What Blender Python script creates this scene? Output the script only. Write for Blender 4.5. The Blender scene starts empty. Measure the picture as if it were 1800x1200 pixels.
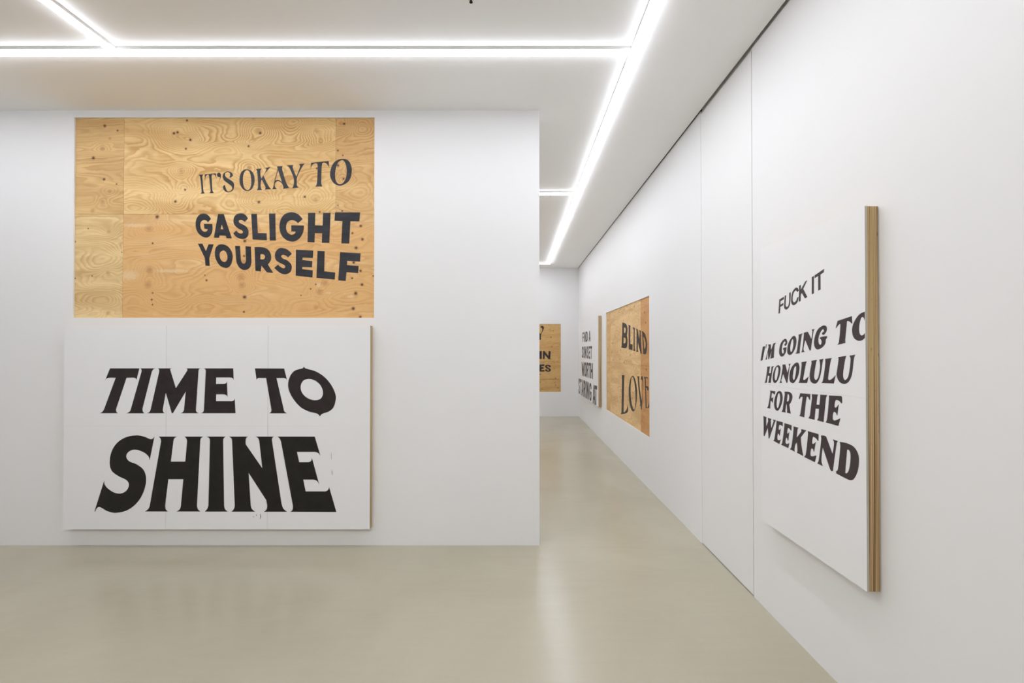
import bpy, bmesh, math, random
from mathutils import Vector, Euler
from mathutils.geometry import tessellate_polygon

random.seed(7)
scene = bpy.context.scene
COL = scene.collection

# ------------------------------------------------------------------ camera, world, exposure
F, CX, CY, TH = 800.0, 904.0, 608.2, 0.0085      # focal length (px at 1800 wide), principal point, tilt
CAM_H = 1.779
cam_data = bpy.data.cameras.new('camera')
cam_data.sensor_width = 36.0
cam_data.lens = F * 36.0 / 1800.0
cam_data.shift_x = -(CX - 900.0) / 1800.0
cam_data.shift_y = (CY - 600.0) / 1800.0
cam_data.clip_start = 0.05
cam = bpy.data.objects.new('camera', cam_data)
COL.objects.link(cam)
cam.location = (0, 0, CAM_H)
cam.rotation_euler = (math.pi / 2 + TH, 0, 0)
scene.camera = cam

world = bpy.data.worlds.new('world')
scene.world = world
world.use_nodes = True
world.node_tree.nodes['Background'].inputs[0].default_value = (1, 1, 1, 1)
world.node_tree.nodes['Background'].inputs[1].default_value = 0.05

scene.view_settings.view_transform = 'Standard'
scene.view_settings.look = 'None'
scene.view_settings.gamma = 1.0
scene.view_settings.use_curve_mapping = False
scene.view_settings.exposure = 0.0
scene.cycles.use_denoising = True
scene.cycles.max_bounces = 10
scene.cycles.diffuse_bounces = 7
scene.cycles.sample_clamp_indirect = 4.0

LED_STRENGTH = 32.0
SPOT = 30.0
LED_COLOR = (0.925, 0.95, 1.04)

# ------------------------------------------------------------------ measuring: photograph point -> point on a real plane
def ray(px, py):
    c, s = math.cos(TH), math.sin(TH)
    r, d = (px - CX), (py - CY)
    return Vector((r, F * c + d * s, F * s - d * c))

def hit(px, py, axis, val):
    d = ray(px, py)
    o = Vector((0, 0, CAM_H))
    return o + d * ((val - o[axis]) / d[axis])

PART_Y = 4.163          # front of the partition wall
RIGHT_X = 1.729         # face of the long right wall
CEIL_Z = 3.981
FAR_Y = 12.22
LEFT_X, REAR_Y = -6.6, -4.6
CEIL_EDGE = RIGHT_X - 0.019     # the ceiling stops short of the right wall: shadow gap

# ------------------------------------------------------------------ object helpers
def tag(o, label=None, cat=None, group=None, kind=None):
    if label: o['label'] = label
    if cat: o['category'] = cat
    if group: o['group'] = group
    if kind: o['kind'] = kind
    return o

def empty(name, loc, label, cat, group=None):
    e = bpy.data.objects.new(name, None)
    e.empty_display_size = 0.1
    COL.objects.link(e)
    e.location = loc
    return tag(e, label, cat, group)

def mesh_obj(name, verts, faces, mat, parent=None, uvaxes=None, smooth=False):
    off = Vector(parent.location) if parent else Vector((0, 0, 0))
    if parent and parent.parent:
        off = off + Vector(parent.parent.location)
    me = bpy.data.meshes.new(name)
    me.from_pydata([tuple(Vector(v) - off) for v in verts], [], faces)
    if uvaxes:
        uv = me.uv_layers.new(name='metres')
        for lp in me.loops:
            v = verts[lp.vertex_index]
            uv.data[lp.index].uv = (v[uvaxes[0]], v[uvaxes[1]])
    me.materials.append(mat)
    if smooth:
        for p in me.polygons: p.use_smooth = True
    me.update()
    o = bpy.data.objects.new(name, me)
    COL.objects.link(o)
    if parent: o.parent = parent
    return o

def box_vf(x0, x1, y0, y1, z0, z1):
    v = [(x0,y0,z0),(x1,y0,z0),(x1,y1,z0),(x0,y1,z0),(x0,y0,z1),(x1,y0,z1),(x1,y1,z1),(x0,y1,z1)]
    f = [(0,3,2,1),(4,5,6,7),(0,1,5,4),(1,2,6,5),(2,3,7,6),(3,0,4,7)]
    return v, f

def join_vf(parts):
    V, Fc = [], []
    for v, f in parts:
        n = len(V); V += v; Fc += [tuple(i + n for i in q) for q in f]
    return V, Fc

def box(name, b, mat, parent=None, uvaxes=None, bevel=0.0):
    v, f = box_vf(*b)
    if bevel:
        bm = bmesh.new()
        bv = [bm.verts.new(p) for p in v]
        for q in f: bm.faces.new([bv[i] for i in q])
        bmesh.ops.bevel(bm, geom=list(bm.edges), offset=bevel, segments=1, affect='EDGES')
        bm.verts.index_update()
        v = [tuple(x.co) for x in bm.verts]
        f = [tuple(x.index for x in q.verts) for q in bm.faces]
        bm.free()
    return mesh_obj(name, v, f, mat, parent, uvaxes)

# ------------------------------------------------------------------ materials
def srgb(r, g, b):
    def c(v):
        v /= 255.0
        return v / 12.92 if v <= 0.04045 else ((v + 0.055) / 1.055) ** 2.4
    return (c(r), c(g), c(b), 1.0)

class Nodes:
    def __init__(self, name):
        self.mat = bpy.data.materials.new(name)
        self.mat.use_nodes = True
        self.t = self.mat.node_tree
        self.bsdf = self.t.nodes['Principled BSDF']
    def new(self, kind, **props):
        n = self.t.nodes.new(kind)
        for k, v in props.items(): setattr(n, k, v)
        return n
    def put(self, sock, v):
        if isinstance(v, bpy.types.NodeSocket): self.t.links.new(v, sock)
        elif v is not None: sock.default_value = v
    def math(self, op, a, b=None, c=None, clamp=False):
        n = self.new('ShaderNodeMath', operation=op, use_clamp=clamp)
        self.put(n.inputs[0], a); self.put(n.inputs[1], b); self.put(n.inputs[2], c)
        return n.outputs[0]
    def vmath(self, op, a, b=None):
        n = self.new('ShaderNodeVectorMath', operation=op)
        self.put(n.inputs[0], a)
        if b is not None: self.put(n.inputs[1], b)
        return n.outputs['Value'] if op in ('DISTANCE', 'LENGTH') else n.outputs[0]
    def noise(self, vec, scale=1.0, detail=2.0, rough=0.5, dist=0.0, seed=None):
        n = self.new('ShaderNodeTexNoise')
        n.noise_dimensions = '4D' if seed is not None else '3D'
        self.put(n.inputs['Vector'], vec)
        n.inputs['Scale'].default_value = scale
        n.inputs['Detail'].default_value = detail
        n.inputs['Roughness'].default_value = rough
        n.inputs['Distortion'].default_value = dist
        if seed is not None: n.inputs['W'].default_value = seed
        return n.outputs[0]
    def ramp(self, v, lo, hi, a=0.0, b=1.0, smooth=True):
        n = self.new('ShaderNodeMapRange')
        n.interpolation_type = 'SMOOTHSTEP' if smooth else 'LINEAR'
        self.put(n.inputs[0], v)
        for i, x in enumerate((lo, hi, a, b)): n.inputs[i + 1].default_value = x
        return n.outputs[0]
    def mix(self, fac, a, b, blend='MIX'):
        n = self.new('ShaderNodeMix', data_type='RGBA', blend_type=blend)
        self.put(n.inputs[0], fac)
        self.put(n.inputs[6], a); self.put(n.inputs[7], b)
        return n.outputs[2]
    def scale(self, v, s):
        return self.vmath('MULTIPLY', v, s)
    def bump(self, height, strength=0.1, dist=0.001):
        n = self.new('ShaderNodeBump')
        n.inputs['Strength'].default_value = strength
        n.inputs['Distance'].default_value = dist
        self.put(n.inputs['Height'], height)
        self.put(self.bsdf.inputs['Normal'], n.outputs[0])

def plain(name, col, rough=0.6, var=0.03, nscale=3.0, bump=0.0, spec=0.3, bscale=200):
    g = Nodes(name)
    pos = g.new('ShaderNodeNewGeometry').outputs['Position']
    n = g.noise(pos, nscale, 3.0)
    dark = tuple(c * (1 - var) for c in col[:3]) + (1,)
    lite = tuple(min(1, c * (1 + var)) for c in col[:3]) + (1,)
    g.put(g.bsdf.inputs['Base Color'], g.mix(g.ramp(n, 0.3, 0.7), dark, lite))
    g.bsdf.inputs['Roughness'].default_value = rough
    g.bsdf.inputs['Specular IOR Level'].default_value = spec
    if bump: g.bump(g.noise(pos, bscale, 2.0), bump, 0.0005)
    return g.mat

M = {}
M['wall'] = plain('white_wall_paint', (0.84, 0.84, 0.84, 1), 0.75, 0.006, 0.8, 0.05, 0.2)
M['ceiling'] = plain('white_ceiling_paint', (0.93, 0.93, 0.925, 1), 0.85, 0.006, 0.8, 0.0, 0.1)
M['board'] = plain('white_board_paint', (0.85, 0.85, 0.855, 1), 0.6, 0.008, 2.0, 0.08, 0.25, 60)
M['board_edge'] = plain('raw_facing_board_edge', srgb(186, 182, 170), 0.8, 0.03, 20)
M['cavity'] = plain('dark_gap', srgb(70, 66, 60), 0.9, 0.02)
M['cavity_dark'] = plain('darker_gap', srgb(30, 29, 27), 0.9, 0.02)  # near-black for the sprinkler, and standing in for shade in the gaps
M['gap_board'] = plain('bare_board_in_gap', (0.75, 0.73, 0.70, 1), 0.9, 0.02)
M['door'] = plain('white_door_paint', (0.835, 0.835, 0.83, 1), 0.65, 0.006, 0.8, 0.03, 0.25)
M['housing'] = plain('lamp_housing_white', (0.70, 0.69, 0.66, 1), 0.5, 0.01)
M['black_warm'] = plain('black_brown_lettering_paint', srgb(46, 39, 38), 0.55, 0.15, 12, 0.0, 0.25)
M['black_deep'] = plain('deep_black_lettering_paint', srgb(35, 33, 30), 0.5, 0.12, 12, 0.0, 0.25)
M['black_plum'] = plain('haze_lifted_black_lettering', srgb(64, 54, 55), 0.5, 0.08, 12, 0.0, 0.3)  # lettering black lightened to stand in for haze
M['black_grey'] = plain('grey_black_lettering_paint', srgb(70, 60, 62), 0.6, 0.1, 12)

def paint_on_ply(name, c):
    g = Nodes(name)
    pos = g.new('ShaderNodeNewGeometry').outputs['Position']
    a = g.noise(g.scale(pos, (2.5, 2.5, 14)), 1.0, 4.0, 0.6, 0.8)
    b = g.noise(g.scale(pos, (12, 12, 120)), 1.0, 2.0)
    k = g.math('ADD', g.math('MULTIPLY', a, 0.6), g.math('MULTIPLY', b, 0.4))
    g.put(g.bsdf.inputs['Base Color'], g.mix(g.ramp(k, 0.35, 0.68), tuple(x * 0.72 for x in c[:3]) + (1,), tuple(x * 1.45 for x in c[:3]) + (1,)))
    g.bsdf.inputs['Roughness'].default_value = 0.5
    g.bsdf.inputs['Specular IOR Level'].default_value = 0.3
    return g.mat
M['black_ply'] = paint_on_ply('black_paint_soaked_into_plywood', srgb(45, 45, 50))
M['black_ply_far'] = paint_on_ply('black_paint_on_far_plywood', srgb(48, 44, 44))

def led_mat(name, k):
    g = Nodes(name)
    e = g.new('ShaderNodeEmission')
    e.inputs[0].default_value = LED_COLOR + (1,)
    e.inputs[1].default_value = LED_STRENGTH * k
    g.t.links.new(e.outputs[0], g.t.nodes['Material Output'].inputs[0])
    return g.mat
M['led'] = led_mat('led_diffuser_underside', 1.0)
M['led_side'] = led_mat('led_diffuser_side', 0.47)

def floor_mat():
    g = Nodes('polished_beige_floor')
    pos = g.new('ShaderNodeNewGeometry').outputs['Position']
    a = g.noise(pos, 0.7, 4.0, 0.6, 0.6)
    b = g.noise(g.scale(pos, (3, 22, 1)), 1.0, 3.0, 0.6)
    c = g.noise(pos, 60, 2.0)
    col = g.mix(g.ramp(a, 0.3, 0.7), srgb(176, 170, 150), srgb(183, 177, 158))
    col = g.mix(g.math('MULTIPLY', g.ramp(b, 0.2, 0.8), 0.10), col, srgb(200, 193, 175))
    col = g.mix(g.math('MULTIPLY', c, 0.08), col, srgb(150, 140, 120))
    g.put(g.bsdf.inputs['Base Color'], col)
    g.put(g.bsdf.inputs['Roughness'], g.ramp(a, 0.3, 0.7, 0.22, 0.25))
    g.bsdf.inputs['Specular IOR Level'].default_value = 0.5
    g.bump(g.noise(g.scale(pos, (1, 1.6, 1)), 7.0, 2.0), 0.03, 0.003)
    return g.mat
M['floor'] = floor_mat()

def ply_edge_mat():
    """Stacked plies on the edge of a thick plywood core: bands across the thickness (object x), fine vertical grain."""
    g = Nodes('stacked_plywood_edge')
    uv = g.new('ShaderNodeUVMap', uv_map='metres').outputs[0]     # u = distance from the wall, v = height
    w = g.noise(g.scale(uv, (0, 2.2, 0)), 1.0, 2.0)
    u2 = g.vmath('ADD', g.scale(uv, (300, 0.5, 0)), g.scale(g.new('ShaderNodeCombineXYZ').outputs[0], (1, 1, 1)))
    n1 = g.noise(u2, 1.0, 1.0, 0.6, 0.15)
    n2 = g.noise(g.scale(uv, (900, 9, 0)), 1.0, 2.0, 0.6)
    col = g.mix(g.ramp(n1, 0.38, 0.60), srgb(150, 114, 76), srgb(214, 188, 138))
    col = g.mix(g.math('MULTIPLY', g.ramp(n2, 0.4, 0.75), 0.5), col, srgb(188, 160, 108))
    line = g.math('MULTIPLY', g.ramp(n1, 0.42, 0.34), 0.85)
    col = g.mix(line, col, srgb(98, 66, 44))
    pits = g.ramp(g.noise(g.scale(uv, (160, 26, 0)), 1.0, 1.0), 0.70, 0.76)
    col = g.mix(g.math('MULTIPLY', pits, 0.7), col, srgb(84, 56, 36))
    g.put(g.bsdf.inputs['Base Color'], col)
    g.bsdf.inputs['Roughness'].default_value = 0.75
    return g.mat
M['ply_edge'] = ply_edge_mat()

def plywood(name, pale, dark, knots=(), nails=(), softs=(), pales=(), seed=0.0, dens=1.0, contrast=1.0, heart=None, wild=1.0):
    """Rotary-cut plywood. knots: (u,v,strength,size) bend the rings; nails: (u,v,r) dark dots; softs: (u,v,r) brown clouds;
    pales: (u,v,ru,rv) filler patches; heart: (colour, v_mid, v_soft, amount)."""
    g = Nodes(name)
    uv = g.new('ShaderNodeUVMap', uv_map='metres').outputs[0]
    warp = g.noise(g.scale(uv, (1.6, 4.2, 0)), 1.0, 2.0, 0.5, 0.0, seed + 3.3)
    sep = g.new('ShaderNodeSeparateXYZ'); g.put(sep.inputs[0], uv)
    base = g.noise(g.scale(uv, (1.15 * wild, 4.0, 0)), 1.0, 1.6, 0.45, 0.35 * wild, seed)
    h = g.math('MULTIPLY', base, 30.0 * dens)
    h = g.math('ADD', h, g.math('MULTIPLY', sep.outputs[1], 9.0 * dens))
    h = g.math('ADD', h, g.math('MULTIPLY', g.noise(g.scale(uv, (9, 22, 0)), 1.0, 2.0, 0.5, 0.0, seed + 1.7), 1.0))
    for (u, v, amp, s) in knots:
        d = g.vmath('DISTANCE', g.scale(uv, (0.75, 1, 0)), (u * 0.75, v, 0))
        q = g.math('DIVIDE', d, s)
        e = g.math('EXPONENT', g.math('MULTIPLY', g.math('MULTIPLY', q, q), -1.0))
        h = g.math('ADD', h, g.math('MULTIPLY', e, amp * 1.5))
    fr = g.math('FRACT', h)
    up = g.ramp(fr, 0.25, 0.85)
    dn = g.ramp(fr, 0.90, 1.0, 1.0, 0.0)
    line = g.math('MULTIPLY', up, dn)
    patch = g.ramp(g.noise(g.scale(uv, (1.6, 5.5, 0)), 1.0, 2.0, 0.5, 0.5, seed + 8.1), 0.35, 0.65, 0.35, 1.0)
    line = g.math('MULTIPLY', g.math('MULTIPLY', line, patch), 0.95 * contrast)
    fib = g.noise(g.scale(uv, (7, 260, 0)), 1.0, 2.0, 0.6, 0.0, seed + 5.0)
    tone = g.noise(g.scale(uv, (1.3, 7, 0)), 1.0, 3.0, 0.55, 0.4, seed + 11.0)
    col = g.mix(g.ramp(tone, 0.36, 0.68), pale, tuple((a * 0.55 + b * 0.45) for a, b in zip(pale, dark)))
    if heart:
        hc, vm, vs, amt = heart
        m = g.math('ADD', sep.outputs[1], g.math('MULTIPLY', g.math('SUBTRACT', warp, 0.5), 0.14))
        hm = g.math('MULTIPLY', g.ramp(m, vm - vs, vm + vs, 1.0, 0.0), amt)
        hm = g.math('MULTIPLY', hm, g.ramp(g.noise(g.scale(uv, (1.1, 6, 0)), 1.0, 2.0, 0.5, 0.0, seed + 20.0), 0.30, 0.46, 0.25, 1.0))
        col = g.mix(hm, col, hc)
    col = g.mix(line, col, dark)
    col = g.mix(g.math('MULTIPLY', g.ramp(fib, 0.45, 0.75), 0.30), col, dark)
    chalk = g.ramp(g.noise(g.scale(uv, (6, 14, 0)), 1.0, 3.0, 0.6, 0.0, seed + 15.0), 0.62, 0.78)
    col = g.mix(g.math('MULTIPLY', chalk, 0.35), col, srgb(232, 216, 194))
    def mindist(pts, k=0):
        cur = None
        for p in pts:
            su = p[3] / p[2] if len(p) > 3 else 1.0
            d = g.vmath('DISTANCE', g.scale(uv, (1.0, su if len(p) <= 3 else p[2] / p[3], 0)), (p[0], p[1] * (1.0 if len(p) <= 3 else p[2] / p[3]), 0))
            d = g.math('DIVIDE', d, p[2])
            cur = d if cur is None else g.math('MINIMUM', cur, d)
        return cur
    jit = g.math('MULTIPLY', g.math('SUBTRACT', g.noise(g.scale(uv, (60, 90, 0)), 1.0, 2.0), 0.5), 1.0)
    if softs:
        d = g.math('ADD', mindist(softs), jit)
        col = g.mix(g.ramp(d, 0.1, 1.5, 0.48, 0.0), col, srgb(168, 112, 72))
    if pales:
        d = g.math('ADD', mindist(pales), g.math('MULTIPLY', jit, 1.6))
        col = g.mix(g.ramp(d, 0.35, 1.35, 0.62, 0.0), col, srgb(232, 208, 164))
    if nails:
        d = g.math('ADD', mindist(nails), g.math('MULTIPLY', jit, 0.5))
        col = g.mix(g.ramp(d, 0.7, 1.9, 0.35, 0.0), col, srgb(150, 95, 58))
        col = g.mix(g.ramp(d, 0.45, 1.1, 0.88, 0.0), col, srgb(78, 48, 44))
    pits = g.ramp(g.noise(g.scale(uv, (30, 70, 0)), 1.0, 1.0, 0.5, 0.0, seed + 30.0), 0.74, 0.80)
    col = g.mix(g.math('MULTIPLY', pits, 0.5), col, srgb(110, 72, 48))
    g.put(g.bsdf.inputs['Base Color'], col)
    g.bsdf.inputs['Roughness'].default_value = 0.6
    g.bsdf.inputs['Specular IOR Level'].default_value = 0.25
    g.bump(fib, 0.15, 0.0005)
    return g.mat

# ------------------------------------------------------------------ lettering outlines
# Each line: glyph: points "x,y" in a local frame, "~" marks a point on a curve, "|" starts a counter (hole).
# "@ x0 y0 s" sets the frame: photograph point = (x0 + x/s, y0 + y/s), then laid on the wall or board's real plane.
TXT_TIME = """
@ 160 630 10
T: 335,172 850,172 800,375 782,345~ 740,335 625,338 440,890 445,930~ 470,960 155,960 200,935~ 230,890 435,338 320,338~ 275,350~ 248,382 275,320
I: 868,172 1130,172 1095,190~ 1068,235 905,880 912,930~ 940,962 625,962 680,930~ 700,890 890,225 885,190~
M: 1175,172 1425,172 1395,185~ 1398,215 1492,520 1690,215 1692,185~ 1670,172 1940,172 1900,185~ 1890,225 1845,890 1850,930~ 1890,960 1570,960 1615,940~ 1635,900 1665,580 1440,960 1420,960 1315,600 1262,890 1268,935~ 1300,960 985,960 1030,935~ 1050,890 1200,225 1195,190~
@ 280 630 10
E: 775,172 1300,172 1308,380 1290,345~ 1240,332 1000,332 998,445 1120,445 1170,435~ 1190,398 1200,680 1180,645~ 1130,628 1000,628 998,748 1270,748 1310,735~ 1327,700 1340,960 730,960 770,940~ 785,900 818,215 805,185~
@ 430 630 10
T: 182,172 695,175 745,378 720,350~ 680,340 560,342 685,880 700,930~ 745,962 432,962 465,935~ 470,890 378,340 250,340 225,350~ 210,378
O: 1042,140 1060,165~ 1100,180~ 1250,225~ 1400,320~ 1520,460~ 1595,620~ 1602,720~ 1560,860~ 1480,930~ 1380,965~ 1345,985~ 1325,1018 1300,985~ 1270,965~ 1130,930~ 980,850~ 850,700~ 780,560~ 765,440~ 800,310~ 870,220~ 960,185~ 1020,170~ | 1110,360~ 1030,390~ 985,490~ 1010,600~ 1100,690~ 1230,732~ 1340,700~ 1378,600~ 1340,480~ 1260,400~ 1180,365~
"""
TXT_SHINE = """
@ 150 750 7.5
S: 912,125 848,443 830,385~ 760,330~ 650,300~ 570,330~ 540,390~ 575,450~ 680,495~ 770,570~ 802,690~ 770,850~ 690,990~ 560,1095~ 400,1133~ 290,1110~ 220,1070~ 180,1055~ 150,1075~ 130,1120 122,1110 250,705 258,765~ 320,830~ 400,872~ 480,875~ 550,830~ 575,755~ 540,700~ 440,650~ 350,580~ 322,480~ 345,330~ 420,210~ 540,135~ 680,112~ 780,130~ 860,163~ 890,155~
H: 965,128 1212,128 1175,150~ 1162,185 1128,458 1318,458 1342,185 1330,150~ 1305,128 1560,128 1525,150~ 1515,190 1472,1040 1485,1085~ 1518,1115 1202,1115 1245,1085~ 1260,1040 1292,690 1095,690 1052,1040 1060,1085~ 1090,1115 785,1115 835,1075~ 855,1010 998,195 992,155~
@ 360 750 7.5
I: 22,128 280,128 250,150~ 242,190 255,1040 268,1085~ 305,1116 0,1116 35,1075~ 48,1030 68,190 60,150~
N: 315,128 575,128 545,150~ 540,230 758,545 718,185 700,145~ 668,128 915,128 888,150~ 888,195 1010,1000 1035,1075~ 1085,1118 778,1118 815,1085~ 822,1030 810,965 578,605 605,1020 620,1080~ 665,1117 350,1117 385,1080~ 395,1030 360,190 350,150~
E: 955,128 1450,128 1525,382 1495,345~ 1450,330 1215,330 1245,465 1360,465 1400,450~ 1412,405 1508,758 1475,710~ 1430,695 1298,695 1330,850 1590,850 1625,830~ 1638,790 1735,1122 1125,1118 1155,1095~ 1162,1040 1005,195 985,150~
"""
TXT_GASLIGHT = """
@ 340 270 12
I: 112,445 212,440 190,475~ 195,560~ 213,790~ 242,838 152,848 172,815~ 172,760~ 148,530~ 138,480~
T: 238,437 470,412 492,548 455,455~ 405,435~ 385,455~ 388,560~ 403,780~ 435,830 338,834 360,800~ 360,740~ 330,480~ 320,445~ 290,450~ 262,480~ 245,578
a: 540,400~ 575,430~ 577,490~ 560,545~ 540,582 556,525~ 556,492~ 530,495~ 505,470~ 502,425~
S: 795,502 762,495~ 778,455~ 765,410~ 730,390~ 680,405~ 665,450~ 700,505~ 790,560~ 850,620~ 858,700~ 825,780~ 750,815~ 680,800~ 630,740~ 628,690~ 668,655 680,720~ 720,790~ 780,788~ 818,745~ 805,690~ 740,635~ 650,565~ 620,500~ 630,430~ 680,385~ 740,375~ 810,405~ 832,455~
O: 1130,330~ 1230,370~ 1285,480~ 1285,620~ 1230,745~ 1150,785~ 1060,760~ 990,660~ 972,540~ 1000,410~ 1060,345~ | 1120,350~ 1070,400~ 1045,520~ 1060,680~ 1110,757~ 1160,765~ 1207,700~ 1222,580~ 1198,420~ 1160,360~
K: 1318,322 1437,312 1415,360~ 1415,450~ 1432,525 1540,330~ 1505,298 1627,286 1580,330~ 1478,460 1578,670~ 1640,748 1503,758 1520,720~ 1500,660~ 1440,545 1425,590~ 1420,710~ 1452,765 1333,774 1358,730~ 1362,600~ 1342,370~
@ 480 270 12
A: 80,270 205,262 190,305~ 212,400~ 282,620~ 342,725 208,742 218,700~ 180,620~ 115,580~ 60,600~ 35,660~ 48,710~ 80,745 -17,752 5,700~ 42,520~ 95,330~ | 108,350 45,568 110,552~ 185,595
Y: 285,245 430,240 415,275~ 430,340~ 492,482 560,310~ 570,260~ 543,220 667,207 620,270~ 510,490~ 500,600~ 508,680~ 542,718 398,730 425,690~ 440,600~ 435,510 370,350~ 330,280~
T: 805,192 1175,155 1183,303 1150,235~ 1100,195~ 1050,195~ 1030,250~ 1018,550~ 1020,640~ 1042,692 888,696 915,660~ 930,580~ 940,260~ 930,215~ 890,205~ 830,235~ 785,338
O: 1460,108~ 1580,140~ 1650,260~ 1660,400~ 1610,560~ 1500,650~ 1390,675~ 1280,620~ 1210,500~ 1205,390~ 1250,240~ 1330,150~ | 1440,140~ 1370,190~ 1322,320~ 1308,460~ 1332,590~ 1400,643~ 1478,615~ 1538,500~ 1553,350~ 1530,220~ 1490,150~
@ 340 360 12
G: 370,295 308,368 270,330~ 210,322~ 160,360~ 145,430~ 170,520~ 230,565~ 285,550~ 302,515 232,500 222,402 395,402 405,500~ 385,600~ 330,670~ 260,690~ 160,650~ 80,560~ 48,440~ 60,310~ 120,215~ 210,182~ 300,210~
A: 520,192 640,192 812,708 700,702 680,650 555,645 540,695 432,690 | 598,410 572,512 632,515
S: 1152,285 1085,362 1040,330~ 990,320~ 955,345~ 985,385~ 1070,425~ 1140,490~ 1165,580~ 1140,670~ 1060,718~ 960,705~ 890,660~ 842,600 905,540 950,585~ 1010,605~ 1045,580~ 1030,545~ 950,500~ 880,440~ 845,360~ 860,260~ 920,195~ 1010,178~ 1090,205~
L: 1220,188 1340,188 1360,592 1545,600 1550,745 1248,730
I: 1595,182 1728,182 1740,750 1610,750
@ 490 360 12
G: 505,300 405,388 350,340~ 270,322~ 190,360~ 155,460~ 180,570~ 260,628~ 330,610~ 358,565 265,560 265,430 530,435 520,560~ 460,680~ 370,755~ 280,775~ 160,740~ 60,640~ 15,490~ 35,330~ 110,210~ 220,160~ 320,160~ 420,205~
H: 620,168 772,168 765,430 925,435 935,168 1095,168 1068,802 908,798 915,600 762,597 755,792 608,785
T: 1188,158 1718,158 1700,348 1512,345 1488,815 1320,812 1342,342 1175,332
@ 340 410 12
Y: 95,218 190,218 265,375 320,230 428,232 335,525 345,688 255,680 240,520
O: 610,230~ 720,270~ 800,370~ 830,490~ 800,640~ 740,715~ 670,730~ 560,680~ 480,560~ 452,450~ 470,310~ 530,245~ | 620,363~ 562,410~ 557,490~ 590,570~ 655,603~ 705,570~ 718,490~ 690,400~ 660,370~
U: 878,262 982,265 1003,560 1030,625~ 1080,635~ 1108,580 1098,270 1215,280 1225,600 1190,720~ 1090,775~ 990,740~ 920,640~ 900,540
R: 1290,290 1450,292~ 1560,330~ 1630,430~ 1635,560~ 1570,655 1685,835 1550,822 1435,680 1422,805 1308,790 | 1415,442 1412,542 1480,545~ 1512,495~ 1480,445~
@ 490 410 12
S: 278,432 195,508 140,465~ 80,455~ 52,485~ 90,530~ 180,570~ 260,650~ 275,730~ 240,820~ 150,862~ 50,845~ -30,790~ -95,725 -15,660 50,715~ 110,735~ 138,705~ 110,665~ 0,610~ -60,560~ -82,470~ -60,380~ 0,320~ 70,308~ 180,340~
E: 362,345 730,362 720,520 505,510 498,560 710,585 700,718 498,708 495,755 718,780 712,932 358,892
L: 818,368 970,375 960,800 1190,825 1182,975 795,938
F: 1295,395 1728,420 1715,597 1445,580 1440,668 1685,688 1675,838 1430,818 1412,1005 1255,990
"""
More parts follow.
